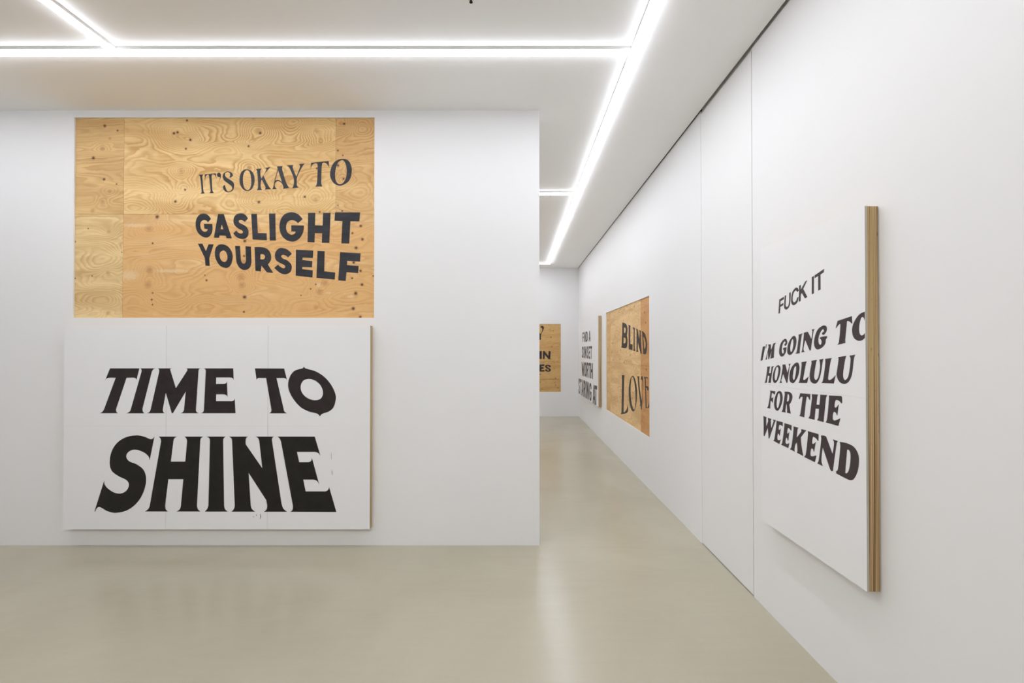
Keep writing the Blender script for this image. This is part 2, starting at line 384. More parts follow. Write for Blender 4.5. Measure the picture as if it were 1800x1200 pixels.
TXT_HONOLULU = """
@ 1350 460 12
F: 240,795 340,735 335,790 265,830 262,905 325,865 325,915 262,950 252,1085 222,1092
U: 357,715 383,703 372,900~ 380,940~ 405,950~ 435,910~ 450,800 450,655 480,640 470,870~ 440,960~ 385,1008~ 345,975~ 342,900~
C: 650,610 615,640 600,605~ 575,610~ 540,660~ 522,750~ 530,840~ 565,850~ 600,810~ 618,755 645,740 630,830~ 590,890~ 535,915~ 495,870~ 492,760~ 515,640~ 560,570~ 600,542~ 635,560~
K: 660,505 695,485 690,590 790,410 828,390 745,570 830,742 780,772 715,655 692,700 690,825 650,845
I: 925,325 970,295 970,665 925,688
T: 985,285 1185,148 1178,220 1108,270 1110,585 1060,608 1060,300 985,345
@ 1325 540 12
I: 192,828 243,820 185,1115 143,1128
a: 262,780 278,775 260,862 250,868
M: 305,785 360,778 365,905 415,762 467,745 440,800 422,1065 350,1082 385,900 322,1095 308,1090 300,930 275,1102 247,1105 262,1060 315,830
G: 700,700~ 705,760~ 670,812~ 650,800~ 650,775~ 672,750~ 660,720~ 640,725~ 605,800~ 590,900~ 600,965~ 625,970~ 635,930~ 630,895~ 612,880 635,850 692,840 690,880~ 670,960~ 620,1030~ 575,1035~ 540,980~ 540,880~ 570,760~ 620,690~ 670,662~
O: 850,600~ 890,640~ 900,720~ 880,840~ 830,950~ 765,1005~ 715,970~ 708,880~ 730,760~ 790,650~ | 825,670~ 800,700~ 775,800~ 770,900~ 790,940~ 815,900~ 835,800~ 835,700~
I: 945,575 1035,548 1012,590~ 972,900~ 972,965 878,978 905,940~ 948,640~
N: 1058,535 1130,515 1145,520 1218,670 1240,500 1222,470 1285,458 1262,500~ 1205,905 1180,912 1088,690 1050,880~ 1072,940 998,950 1020,910~ 1058,590~
@ 1410 540 12
G: 525,605 525,640~ 500,680~ 490,760~ 430,840~ 330,888~ 275,850~ 252,760~ 270,620~ 330,470~ 420,395~ 480,382~ 520,420~ 515,500~ 470,570~ 440,578~ 420,550~ 430,530~ 460,510~ 455,470~ 430,465~ 380,540~ 345,660~ 350,750~ 385,790~ 410,750~ 405,690~ 370,650 400,625~
T: 750,285 1050,185 1060,340 1045,340 1000,300~ 955,290~ 945,330 908,690 912,750 745,790 775,740~ 808,400 808,348 770,370~ 720,440 710,435
O: 1322,92 1220,140~ 1130,250~ 1065,400~ 1060,540~ 1100,650~ 1190,705~ 1270,690~ 1324,640 1322,545 1290,580~ 1250,592~ 1210,540~ 1205,400~ 1235,250~ 1265,205~ 1300,220~ 1322,280
@ 1330 610 12
H: 222,412 285,403 260,545 300,548 318,408 370,398 345,440~ 300,752 248,752 272,605 238,600 215,750 168,752 190,700~ 225,450~
O: 460,380~ 500,420~ 500,520~ 460,670~ 395,755~ 350,720~ 340,620~ 365,500~ 410,410~ | 430,415~ 400,490~ 382,600~ 390,690~ 415,695~ 440,620~ 460,510~ 455,430~
N: 545,368 605,362 652,540 690,400 675,355 718,348 700,400 650,752 630,752 560,560 520,700 535,752 482,755 505,710 550,430
O: 860,322~ 900,390~ 900,490~ 870,620~ 800,740~ 760,758~ 705,720~ 692,620~ 710,500~ 770,380~ | 825,400~ 790,450~ 770,560~ 765,650~ 785,690~ 810,640~ 830,520~ 835,430~
L: 948,315 1060,298 1040,350~ 995,600~ 985,680~ 1010,690~ 1060,650~ 1098,615 1065,755 880,752 905,710~ 950,400~
@ 1400 610 12
U: 315,285 435,268 415,320~ 375,590~ 385,670~ 420,690~ 465,620~ 500,400~ 485,260 575,245 555,300~ 510,580~ 450,730~ 390,768~ 310,730~ 280,620~ 290,500~ 320,340~
L: 608,245 748,228 725,280~ 675,600~ 672,680~ 710,690~ 770,650~ 828,590 790,765 530,755 560,700~ 610,350~
U: 882,208 1055,182 1030,250~ 985,560~ 1000,670~ 1040,690~ 1100,600~ 1145,250~ 1118,180 1245,155 1215,230~ 1170,580~ 1100,730~ 1010,775~ 910,730~ 850,600~ 860,480~ 890,260~
@ 1330 680 12
F: 285,72 395,88 385,160 365,150~ 340,125~ 325,130~ 315,230~ 340,225~ 352,200 345,300 330,335 318,300~ 300,290~ 288,400~ 288,455 220,440 245,400~ 290,120~
O: 485,82~ 530,120~ 550,220~ 530,350~ 470,480~ 430,500~ 385,450~ 370,340~ 390,220~ 430,120~ | 470,130~ 445,180~ 425,300~ 425,400~ 445,440~ 475,370~ 495,260~ 490,160~
R: 590,98 690,105~ 745,150~ 755,230~ 720,330~ 690,365 700,440 722,562 640,542 645,500 635,350 620,390 608,490 612,540 525,520 550,480 595,150 | 655,150 640,300 670,300~ 690,220~ 680,160~
T: 920,130 1135,150 1128,280 1110,260~ 1085,210~ 1058,205~ 1010,590~ 1005,640 900,608 920,580~ 972,210 945,205~ 905,258 890,250
@ 1390 680 12
H: 445,148 578,158 560,210~ 545,370 608,375 625,200 622,158 770,168 745,230 697,690 695,742 555,700 585,650 598,462 525,455 507,650 502,692 375,660 405,600 450,230
E: 805,178 1065,190 1080,210~ 1085,335 1070,345 1020,290~ 980,275~ 945,280~ 925,420~ 960,430~ 1000,375 1012,370 985,595 975,600 950,540~ 905,530~ 890,680~ 930,705~ 990,685~ 1040,660 1045,670 1005,822 735,745 765,690~ 808,250~
@ 1330 720 12
W: 143,130 212,158 203,200~ 208,350 245,240 240,172 315,192 300,230~ 310,390 360,240 342,203 410,222 385,270~ 270,605 255,608 238,380 168,555 150,550 148,190~
E: 420,230 552,262 552,345 545,350 520,325~ 490,320~ 475,330~ 468,420~ 490,420~ 512,388 490,545 482,548 470,510~ 450,505~ 440,610~ 460,640~ 510,625 480,722 352,650 375,620~ 420,280~
E: 585,280 740,325 735,440 720,430~ 690,395~ 660,390~ 648,500~ 665,500~ 692,460 670,650 655,645 645,600~ 625,590~ 610,690~ 635,720~ 692,700 670,808 515,735 540,700~ 588,330~
K: 780,348 882,378 865,410~ 848,585 945,460 940,405 1050,435 1010,480~ 935,580 940,700~ 985,975 850,905 862,860~ 850,690 815,740~ 800,850~ 808,885 705,830 735,780~ 780,420~
@ 1400 750 12
E: 240,88 460,150 468,165 465,290 455,298 420,250~ 380,220~ 350,215~ 335,350~ 365,355~ 410,315 375,525 365,520 350,470~ 315,460~ 300,600~ 335,620~ 420,600 420,620 390,745 165,635 200,570~ 245,150~
N: 518,182 590,185~ 630,210 762,570 795,340~ 768,262 875,300 850,350~ 770,930 740,938 710,890 555,430 530,640~ 530,740~ 558,828 440,770 470,710~ 525,260~
D: 912,315 1080,350~ 1220,430~ 1305,580~ 1320,740~ 1290,940~ 1210,1100~ 1140,1125~ 1050,1090~ 840,980 840,935 875,900~ 925,450~ 925,370~ | 1070,480 1030,970 1070,975~ 1110,900~ 1140,720~ 1140,560~ 1110,490~
"""
TXT_BLIND = """
@ 1085 560 20
B: 182,125 250,150~ 320,200~ 358,320~ 360,450~ 335,580 358,700~ 360,850~ 340,980~ 290,1035~ 135,1005 155,960 175,500 | 240,305 235,490 270,500~ 300,430~ 290,330~ | 225,660 220,860 270,860~ 300,800~ 295,700~ 260,665~
L: 385,205 462,240 455,880 535,905 540,1110 405,1070 402,250
I: 545,290 620,325 612,700 615,1040 640,1145 555,1120 575,1060 580,400
N: 655,345 718,370 775,720 790,450 765,400 830,420 822,500 858,1230 825,1240 730,830 722,1080 745,1175 660,1150 680,1100 680,420
D: 865,435 920,460~ 980,540~ 1020,680~ 1050,850~ 1045,1050~ 1020,1200~ 985,1250~ 900,1225 915,1150 880,520 | 920,640 945,1060 980,1040~ 1002,900~ 970,720~ 940,650~
@ 1085 650 14.118
L: 112,130 178,130 172,250 158,1040 175,1050~ 230,980~ 262,850 270,990~ 245,1060~ 90,1098 105,1040 120,250
O: 395,145~ 440,220~ 485,420~ 492,640~ 470,850~ 430,1000~ 395,1030~ 350,980~ 305,820~ 285,600~ 290,430~ 325,230~ 360,160~ | 375,175~ 345,260~ 332,480~ 345,740~ 385,930~ 420,980~ 445,870~ 455,700~ 442,430~ 410,235~
V: 490,158 545,162 545,260 565,500 603,780 630,560 630,300 615,250~ 590,230~ 588,200~ 605,155~ 625,155~ 640,220~ 640,450~ 620,850 605,985 590,985 520,400 510,210
E: 660,172 750,178 768,235 735,205~ 705,205 710,400 765,408 778,460~ 768,520 745,500 740,445 712,440 730,930 760,925 795,790 797,935 705,950 690,400 680,230
"""
TXT_FAR = """
@ 944 565 20
Y: 115,205 140,165~ 195,155~ 235,180~ 240,240~ 215,310~ 145,450~ 138,560~ 140,635 60,635 60,480 -60,170 40,170 95,400 125,430 170,340~ 185,270~ 150,215~
@ 944 610 14.12
I: 40,95 120,95 118,292 40,292
N: 145,95 188,95 278,215 288,98 338,98 328,300 285,298 192,185 190,294 145,292
a: 342,285 356,288 354,306 340,304
E: 30,430 180,425 180,465 110,470 110,495 162,490 162,535 110,540 110,570 182,565 185,605 30,605
"""
# plain condensed capitals in a unit cell (y down) for the small slanted wording of the far board
GLYPH = {
 'F': "0,0 1,0 1,.18 .38,.18 .38,.42 .9,.42 .9,.6 .38,.6 .38,1 0,1",
 'I': "0,0 1,0 1,1 0,1",
 'N': "0,0 .34,0 .68,.55 .68,0 1,0 1,1 .68,1 .33,.45 .33,1 0,1",
 'D': "0,0 .5,0~ .9,.12~ 1,.4~ 1,.62~ .88,.9~ .5,1~ 0,1 | .36,.18 .36,.82 .56,.8~ .64,.6~ .64,.38~ .56,.2~",
 'A': "0.34,0 .66,0 1,1 .68,1 .62,.78 .38,.78 .32,1 0,1 | .5,.3 .41,.6 .59,.6",
 'S': "1,.3 .66,.33 .5,.16~ .34,.24~ .5,.38~ .95,.6~ .95,.88~ .5,1~ .06,.9~ 0,.7 .34,.67 .5,.84~ .66,.74~ .5,.62~ .07,.42~ .05,.12~ .5,0~ .93,.1~",
 'U': "0,0 .34,0 .34,.7~ .5,.83~ .66,.7~ .66,0 1,0 1,.72~ .82,.96~ .5,1~ .18,.96~ 0,.72~",
 'E': "0,0 1,0 1,.18 .38,.18 .38,.4 .92,.4 .92,.58 .38,.58 .38,.82 1,.82 1,1 0,1",
 'T': "0,0 1,0 1,.19 .66,.19 .66,1 .34,1 .34,.19 0,.19",
 'W': "0,0 .22,0 .31,.6 .41,.1 .59,.1 .69,.6 .78,0 1,0 .82,1 .6,1 .5,.5 .4,1 .18,1",
 'O': ".5,0~ .9,.1~ 1,.35~ 1,.65~ .9,.9~ .5,1~ .1,.9~ 0,.65~ 0,.35~ .1,.1~ | .5,.17~ .36,.25~ .34,.5~ .36,.75~ .5,.83~ .64,.75~ .66,.5~ .64,.25~",
 'R': "0,0 .6,0~ .95,.12~ .97,.4~ .78,.55 1,1 .64,1 .46,.6 .36,.6 .36,1 0,1 | .36,.17 .36,.43 .56,.43~ .64,.3~ .56,.18~",
 'H': "0,0 .35,0 .35,.4 .65,.4 .65,0 1,0 1,1 .65,1 .65,.6 .35,.6 .35,1 0,1",
 'G': "1,.32 .66,.33 .5,.16~ .36,.25~ .34,.5~ .36,.76~ .52,.84~ .66,.76~ .66,.64 .5,.64 .5,.47 1,.47 1,.75~ .86,.95~ .5,1~ .12,.92~ 0,.65~ 0,.35~ .12,.08~ .5,0~ .9,.1~",
}

def parse_contours(txt, fx):
    out = []
    for part in txt.split('|'):
        pts = []
        for tok in part.split():
            sm = tok.endswith('~')
            x, y = tok.rstrip('~').split(',')
            p = fx(float(x), float(y))
            pts.append((p[0], p[1], sm))
        out.append(pts)
    return out

def flatten(pts, n=5):
    res = []
    L = len(pts)
    for i in range(L):
        p0, p1 = pts[i], pts[(i + 1) % L]
        a, b = Vector(p0[:2]), Vector(p1[:2])
        res.append(a)
        if not p0[2] and not p1[2]: continue
        seg = (b - a).length
        def tan(k):
            q0, q1 = Vector(pts[(k - 1) % L][:2]), Vector(pts[(k + 1) % L][:2])
            t = q1 - q0
            return t / t.length if t.length else t
        h0 = a + tan(i) * seg / 3 if p0[2] else None
        h1 = b - tan((i + 1) % L) * seg / 3 if p1[2] else None
        if h0 is None: h0 = a + (h1 - a) * 0.4
        if h1 is None: h1 = b + (h0 - b) * 0.4
        for j in range(1, n):
            t = j / n
            res.append(a * (1-t)**3 + h0 * 3*t*(1-t)**2 + h1 * 3*t*t*(1-t) + b * t**3)
    return res

def letter(contours, axis, val, thick, mat, parent):
    """A painted letter: outline laid on the plane axis=val, 'thick' proud of it towards the viewer."""
    loops3 = []
    for pts in contours:
        fl = flatten(pts)
        loops3.append([hit(p.x, p.y, axis, val) for p in fl])
    tris = tessellate_polygon(loops3)
    verts = [v for lp in loops3 for v in lp]
    n = len(verts)
    push = Vector((0, 0, 0)); push[axis] = -thick
    front = [v + push for v in verts]
    V = [tuple(v) for v in front] + [tuple(v) for v in verts]
    Fc = []
    for t in tris:
        a, b, c = (front[i] for i in t)
        nrm = (b - a).cross(c - a)
        if nrm.length < 1e-12: continue
        Fc.append(tuple(t) if nrm[axis] < 0 else (t[0], t[2], t[1]))
    k = 0
    for lp in loops3:
        m = len(lp)
        for i in range(m):
            j = (i + 1) % m
            Fc.append((k + i, k + j, k + j + n, k + i + n))
        k += m
    return mesh_obj('letter', V, Fc, mat, parent)

def write(txt, axis, val, mat, parent, thick=0.0008):
    fr = (0, 0, 1)
    for line in txt.strip().splitlines():
        if line.startswith('@'):
            fr = tuple(float(x) for x in line[1:].split()); continue
        g, pts = line.split(':')
        x0, y0, s = fr
        o = letter(parse_contours(pts, lambda x, y: (x0 + x / s, y0 + y / s)), axis, val, thick, mat, parent)
        if g == 'a' and parent: o.name = 'apostrophe'

def write_quad(ch, xl, tl, bl, xr, tr, br, axis, val, mat, parent, thick=0.0008):
    def fx(x, y):
        px = xl + (xr - xl) * x
        t = tl + (tr - tl) * x; b = bl + (br - bl) * x
        return (px, t + (b - t) * y)
    return letter(parse_contours(GLYPH[ch], fx), axis, val, thick, mat, parent)

# ------------------------------------------------------------------ the setting
def structure(o): o['kind'] = 'structure'; return o

# floor
structure(box('floor', (LEFT_X - 0.2, RIGHT_X + 0.3, REAR_Y - 0.2, FAR_Y + 0.2, -0.2, 0.0), M['floor']))
# ceiling, stops 19 mm before the right wall; black lid above the gap stands in for its shade
structure(box('ceiling', (LEFT_X - 0.2, CEIL_EDGE, REAR_Y - 0.2, FAR_Y + 0.2, CEIL_Z, CEIL_Z + 0.013), M['ceiling']))
structure(box('gap_shade_lid', (CEIL_EDGE - 0.12, RIGHT_X + 0.28, REAR_Y - 0.2, FAR_Y + 0.2, CEIL_Z + 0.10, CEIL_Z + 0.13), M['cavity_dark']))

def wall_plate(name, axis, front, u0, u1, z0, z1, hole=None, depth=0.026, back=0.16, sgn=1, mat=None, ztop=None):
    """A wall slab whose front lies on axis=front, its body on the +sgn side, with an optional recess hole=(u0,u1,z0,z1)."""
    def P(u, z, d):
        return (front + sgn * d, u, z) if axis == 0 else (u, front + sgn * d, z)
    us, zs = [u0, u1], [z0, z1]
    if hole:
        us = [u0, hole[0], hole[1], u1]; zs = [z0, hole[2], hole[3], z1]
    V, Fc = [], []
    def quad(a, b, c, d):
        n = len(V); V.extend([a, b, c, d]); Fc.append((n, n+1, n+2, n+3))
    for i in range(len(us) - 1):
        for j in range(len(zs) - 1):
            dd = depth if (hole and i == 1 and j == 1) else 0.0
            quad(P(us[i], zs[j], dd), P(us[i+1], zs[j], dd), P(us[i+1], zs[j+1], dd), P(us[i], zs[j+1], dd))
    if hole:
        a, b, c, d = hole
        quad(P(a, c, 0), P(b, c, 0), P(b, c, depth), P(a, c, depth))
        quad(P(a, d, 0), P(b, d, 0), P(b, d, depth), P(a, d, depth))
        quad(P(a, c, 0), P(a, d, 0), P(a, d, depth), P(a, c, depth))
        quad(P(b, c, 0), P(b, d, 0), P(b, d, depth), P(b, c, depth))
    quad(P(u0, z0, back), P(u1, z0, back), P(u1, z1, back), P(u0, z1, back))
    quad(P(u0, z0, 0), P(u0, z1, 0), P(u0, z1, back), P(u0, z0, back))
    quad(P(u1, z0, 0), P(u1, z1, 0), P(u1, z1, back), P(u1, z0, back))
    quad(P(u0, z1, 0), P(u1, z1, 0), P(u1, z1, back), P(u0, z1, back))
    quad(P(u0, z0, 0), P(u1, z0, 0), P(u1, z0, back), P(u0, z0, back))
    return structure(mesh_obj(name, V, Fc, mat or M['wall']))

# partition with the large plywood window
def rect_on(axis, val, xl, yt, xr, yb):
    ym, xm = (yt + yb) / 2, (xl + xr) / 2
    o = 1 - axis
    return (hit(xl, ym, axis, val)[o], hit(xr, ym, axis, val)[o], hit(xm, yb, axis, val)[2], hit(xm, yt, axis, val)[2])

H1 = rect_on(1, PART_Y, 129.5, 206.3, 657.8, 558.3)
part_right = hit(948.2, 600, 1, PART_Y)[0]
wall_plate('wall_partition', 1, PART_Y, LEFT_X, part_right, 0.0, CEIL_Z, H1, back=0.20)

# right wall: near stretch, flush door leaf, far stretch with a plywood window
Y_D0 = hit(1325.4, 1040, 0, RIGHT_X)[1]
Y_D1 = hit(1234.2, 950, 0, RIGHT_X)[1]
wall_plate('wall_right', 0, RIGHT_X, REAR_Y, Y_D0, 0.0, CEIL_Z - 0.008, back=0.0118)
p1 = hit(1065.3, 615, 0, RIGHT_X); p2 = hit(1141.3, 615, 0, RIGHT_X)
H2 = (p2[1], p1[1], hit(1141.3, 769.0, 0, RIGHT_X)[2], hit(1141.3, 519.3, 0, RIGHT_X)[2])
o = wall_plate('wall_right', 0, RIGHT_X, Y_D1 + 0.0015, FAR_Y, 0.0, CEIL_Z + 0.012, H2)
door = wall_plate('door_1', 0, RIGHT_X + 0.0008, Y_D0 + 0.008, Y_D1 - 0.003, 0.008, CEIL_Z - 0.018, mat=M['door'], back=0.011)
structure(box('trim_2', (RIGHT_X + 0.012, RIGHT_X + 0.03, REAR_Y, Y_D1, CEIL_Z - 0.05, CEIL_Z + 0.05), M['gap_board']))
structure(box('door_gap_shade', (RIGHT_X + 0.016, RIGHT_X + 0.03, Y_D0 - 0.1, Y_D1 + 0.0, 0.0, CEIL_Z - 0.051), M['cavity_dark']))  # added dark sheet so the joints around the door read as shade

# far wall with the plywood window cut off by the partition
H4r = hit(985.8, 620, 1, FAR_Y)[0]
H4 = (H4r - 2.73, H4r, hit(985, 688.6, 1, FAR_Y)[2], hit(985, 569.4, 1, FAR_Y)[2])
wall_plate('wall_far', 1, FAR_Y, LEFT_X, RIGHT_X, 0.0, CEIL_Z, H4)
wall_plate('wall_left', 0, LEFT_X, REAR_Y, FAR_Y, 0.0, CEIL_Z, sgn=-1)
wall_plate('wall_rear', 1, REAR_Y, LEFT_X, RIGHT_X, 0.0, CEIL_Z, sgn=-1)

# ------------------------------------------------------------------ LED bars on the ceiling
HH, HW, DH = 0.024, 0.056, 0.014
def led_bar(label, axis, c, a, b):
    """A straight bar: axis 0 runs along X at y=c, axis 1 runs along Y at x=c."""
    mid = (a + b) / 2
    loc = (mid, c, CEIL_Z) if axis == 0 else (c, mid, CEIL_Z)
    t = empty('ceiling_light', loc, label, 'ceiling light', 'white light bars on the ceiling')
    w = HW / 2
    def bx(dw, z0, z1, e=0.0):
        return (a + e, b - e, c - dw, c + dw, z0, z1) if axis == 0 else (c - dw, c + dw, a + e, b - e, z0, z1)
    box('housing', bx(w, CEIL_Z - HH, CEIL_Z - 0.002), M['housing'], t)
    box('mounting_rail', bx(w * 0.6, CEIL_Z - 0.002, CEIL_Z), M['housing'], t)
    # rounded diffuser
    wd = w + 0.0015
    prof = [(-w, 0), (-wd, 0.001), (-wd, 0.009), (-wd + 0.004, DH), (wd - 0.004, DH), (wd, 0.009), (wd, 0.001), (w, 0)]
    prof = [(d, CEIL_Z - HH - z) for d, z in prof]
    n = len(prof) - 1
    V, Fc = [], []
    for e in (a, b):
        for (d, z) in prof:
            V.append((e, c + d, z) if axis == 0 else (c + d, e, z))
    m = n + 1
    for k in range(n): Fc.append((k, k + 1, k + 1 + m, k + m))
    Fc.append(tuple(range(m))); Fc.append(tuple(range(2 * m - 1, m - 1, -1)))
    dm = mesh_obj('diffuser', V, Fc, M['led'], t).data
    dm.materials.append(M['led_side'])
    for p in dm.polygons:
        if abs(p.normal.z) < 0.9 or p.center.z > -HH - 0.002: p.material_index = 1
    return t

ya = hit(600, 81.3, 2, CEIL_Z)[1]
TY1 = ya + HW / 2                                   # transverse bar in the front room
LX1 = hit(1141, 0, 2, CEIL_Z)[0] + HW / 2           # long bar beside the right wall
LX2 = hit(207, 84, 2, CEIL_Z)[0] - HW / 2           # bar that comes forward on the left
TY2 = hit(970, 335.5, 2, CEIL_Z)[1] + HW / 2
TY3 = hit(955, 460.5, 2, CEIL_Z)[1] + HW / 2
TY0 = -2.4
w = HW / 2
led_bar('long white light bar running into the depth near the right wall', 1, LX1, TY0, TY3 + w)
led_bar('white light bar crossing the ceiling in front of the partition', 0, TY1, LEFT_X + 0.5, LX1 - w)
led_bar('white light bar at top left, running toward the viewer', 1, LX2, TY0, TY1 - w)
led_bar('short visible stretch of light bar crossing the ceiling just behind the partition', 0, TY2, LEFT_X + 0.5, LX1 - w)
led_bar('farthest light bar, crossing the ceiling close to the far wall', 0, TY3, LEFT_X + 0.5, LX1 - w)
led_bar('light bar crossing the ceiling behind the viewer', 0, TY0 - w, LEFT_X + 0.5, LX1 + w)
led_bar('light bar on the ceiling of the room hidden behind the partition', 1, LX2, TY2 + w, TY3 - w)

# track spotlights: a pair known by its flares, three more added unseen as fill
def spotlight(x, y, tx, ty, tz, power, angle, label):
    t = empty('track_spotlight', (x, y, CEIL_Z), label, 'spotlight', 'track spotlights above the frame')
    p = Vector((x, y, CEIL_Z - 0.20)); dr = (Vector((tx, ty, tz)) - p).normalized()
    rot = dr.to_track_quat('-Z', 'Y')
    def can(name, r, a, b, mat):
        n = 20; V = []; Fc = []
        for z in (a, b):
            for k in range(n):
                an = 2 * math.pi * k / n
                V.append(p + rot @ Vector((r * math.cos(an), r * math.sin(an), z)))
        for k in range(n): Fc.append((k, (k + 1) % n, (k + 1) % n + n, k + n))
        Fc.append(tuple(range(n)))
        mesh_obj(name, V, Fc, mat, t)
    can('lamp_head', 0.042, 0.14, -0.01, M['housing'])
    box('stem', (x - 0.008, x + 0.008, y - 0.008, y + 0.008, CEIL_Z - 0.17, CEIL_Z), M['housing'], t)
    L = bpy.data.lights.new('spot_beam', 'SPOT')
    L.energy = power; L.spot_size = math.radians(angle); L.spot_blend = 1.0; L.shadow_soft_size = 0.035
    L.color = (1.0, 0.985, 0.965)
    lo = bpy.data.objects.new('spot_beam', L); COL.objects.link(lo); lo.parent = t
    lo.location = p + dr * 0.03 - Vector((x, y, CEIL_Z)); lo.rotation_euler = rot.to_euler()
spotlight(-1.60, 2.35, 1.7, 2.4, 0.9, SPOT, 100, 'left one of the pair of spotlights above the top of the picture')
spotlight(-1.32, 2.35, 1.7, 1.4, 0.9, SPOT, 100, 'right one of the pair of spotlights above the top of the picture')
spotlight(-2.6, -1.6, -3.2, 4.1, 0.3, SPOT * 3.2, 75, 'added fill spotlight behind the viewer on the left')  # unseen, this and the next added to lift the lower wall
spotlight(-0.9, -1.6, -0.9, 4.1, 0.3, SPOT * 2.6, 75, 'added fill spotlight behind the viewer in the middle')
spotlight(-1.6, 8.2, 1.7, 8.5, 1.6, SPOT, 120, 'added fill spotlight in the room behind the partition')  # unseen, added to fill the far room

# small ceiling sprinkler at the top edge of the picture
sp = hit(828, -2.5, 2, CEIL_Z)
t = empty('ceiling_sprinkler', sp, 'small dark sprinkler head on the ceiling at the top edge', 'sprinkler')
def disc(name, r0, r1, z0, z1, mat, parent, c):
    n = 16; V = []; Fc = []
    for r, z in ((r0, z0), (r1, z1)):
        for k in range(n):
            a = 2 * math.pi * k / n
            V.append((c[0] + r * math.cos(a), c[1] + r * math.sin(a), z))
    for k in range(n): Fc.append((k, (k + 1) % n, (k + 1) % n + n, k + n))
    Fc.append(tuple(range(n))); Fc.append(tuple(range(2 * n - 1, n - 1, -1)))
    return mesh_obj(name, V, Fc, mat, parent)
disc('cover_ring', 0.022, 0.016, CEIL_Z, CEIL_Z - 0.006, M['housing'], t, sp)
disc('sprinkler_head', 0.007, 0.005, CEIL_Z - 0.006, CEIL_Z - 0.022, M['cavity_dark'], t, sp)
disc('deflector', 0.011, 0.011, CEIL_Z - 0.022, CEIL_Z - 0.024, M['cavity_dark'], t, sp)

# ------------------------------------------------------------------ bare plywood windows
M['backing'] = plain('seam_shade_behind_plywood', srgb(92, 66, 42), 0.9, 0.05)  # added dark sheet, its colour gives the plywood seams their shade
REC = 0.0125      # the plywood shows behind a 12.5 mm skin
def sheet(axis, front, u0, u1, z0, z1, mat, parent, gap=0.0009):
    if axis == 1: b = (u0 + gap, u1 - gap, front + REC, front + REC + 0.012, z0 + gap, z1 - gap)
    else: b = (front + REC, front + REC + 0.012, u0 + gap, u1 - gap, z0 + gap, z1 - gap)
    return box('plywood_sheet', b, mat, parent, (1 - axis, 2), bevel=0.0007)

def backing(axis, front, h, parent):
    a, b, c, d = h; y0 = front + REC + 0.0121; y1 = front + REC + 0.0133; e = 0.001
    bb = (a + e, b - e, y0, y1, c + e, d - e) if axis == 1 else (y0, y1, a + e, b - e, c + e, d - e)
    box('seam_shade_board', bb, M['backing'], parent)
root = empty('plywood_artwork', ((H1[0] + H1[1]) / 2, PART_Y + REC, H1[2]),
             'bare plywood panel set into the partition, lettered IT\'S OKAY TO GASLIGHT YOURSELF', 'artwork', 'bare plywood panels set into the walls')
SY = PART_Y + REC
def uvp(px, py): p = hit(px, py, 1, SY); return (p[0], p[2])
def K(px, py, amp, s): return uvp(px, py) + (amp, s)
def Nn(px, py, r=0.0095): return uvp(px, py) + (r * 1.3,)
zmid = hit(400, 376.3, 1, SY)[2]
xa = hit(217.8, 290, 1, SY)[0]; xb = hit(590.3, 290, 1, SY)[0]; xc = hit(215.8, 470, 1, SY)[0]
# the sheets
m = plywood('plywood_top_left', srgb(228, 193, 134), srgb(174, 128, 78),
    knots=[K(180.3, 260.8, 2, .05), K(193, 337, 2, .05), K(180, 354, 2, .05)],
    nails=[Nn(184.2, 221.2, .011), Nn(206.7, 229.5, .007), Nn(164.2, 277.5, .012), Nn(182.8, 315, .011), Nn(205, 323.3, .006)],
    softs=[Nn(180.3, 260.8, .018), Nn(193.3, 243.3, .012), Nn(180, 354, .018), Nn(163, 370, .018), Nn(193, 337, .01)],
    seed=1.0, dens=1.1, contrast=0.55, wild=0.45)
sheet(1, PART_Y, H1[0], xa, zmid, H1[3], m, root)
m = plywood('plywood_top_middle', srgb(238, 207, 148), srgb(190, 138, 76),
    knots=[K(309, 234, 4, .10), K(328.7, 211.7, 3, .06), K(334.7, 245.8, 3, .06), K(318.7, 300.8, 4, .07), K(325, 333, 3, .06), K(308, 354, 4, .10),
           K(457.5, 233.7, 4, .11), K(437, 256.7, 3, .07), K(437.5, 295, 3, .08), K(455, 355, 4, .11), K(555.8, 230, 4, .10), K(554.7, 350.8, 4, .10), K(563.8, 250, 2, .05),
           K(245, 228, -3.5, .16), K(245, 347, -3.5, .16), K(512, 218, -3.5, .15), K(512, 340, -3.5, .15), K(410, 230, -2.5, .09), K(405, 350, -2.5, .09)],
    nails=[Nn(305.8, 234.2, .011), Nn(312, 232.5, .010), Nn(328.7, 211.7, .008), Nn(334.7, 245.8, .010), Nn(326.7, 261.2, .008), Nn(308.3, 354, .010),
           Nn(457.5, 233.7, .010), Nn(437, 256.7, .008), Nn(455, 355, .011), Nn(535.8, 345.8, .009), Nn(562, 372.5, .007), Nn(557, 296, .008), Nn(325.3, 333.3, .008)],
    softs=[Nn(318.7, 300.8, .020), Nn(555.8, 230, .018), Nn(554.7, 350.8, .020), Nn(445.8, 208, .016), Nn(437.5, 293, .02), Nn(331.7, 367.5, .016), Nn(563.8, 250, .012)],
    seed=4.2, dens=0.75, contrast=0.8)
sheet(1, PART_Y, xa, xb, zmid, H1[3], m, root)
m = plywood('plywood_top_right', srgb(232, 198, 140), srgb(182, 130, 76),
    knots=[K(605, 217.5, 4, .08), K(594, 290.5, 3, .07), K(604, 314, 3, .06), K(635, 345, -3, .12), K(632, 222, -3, .08)],
    nails=[Nn(605, 217.5, .009), Nn(594, 264.5, .007), Nn(602.5, 273, .006), Nn(594, 290.5, .011), Nn(604, 314, .009), Nn(601.5, 370.7, .007), Nn(594, 361, .005)],
    seed=9.4, dens=0.8, contrast=0.7)
sheet(1, PART_Y, xb, H1[1], zmid, H1[3], m, root)
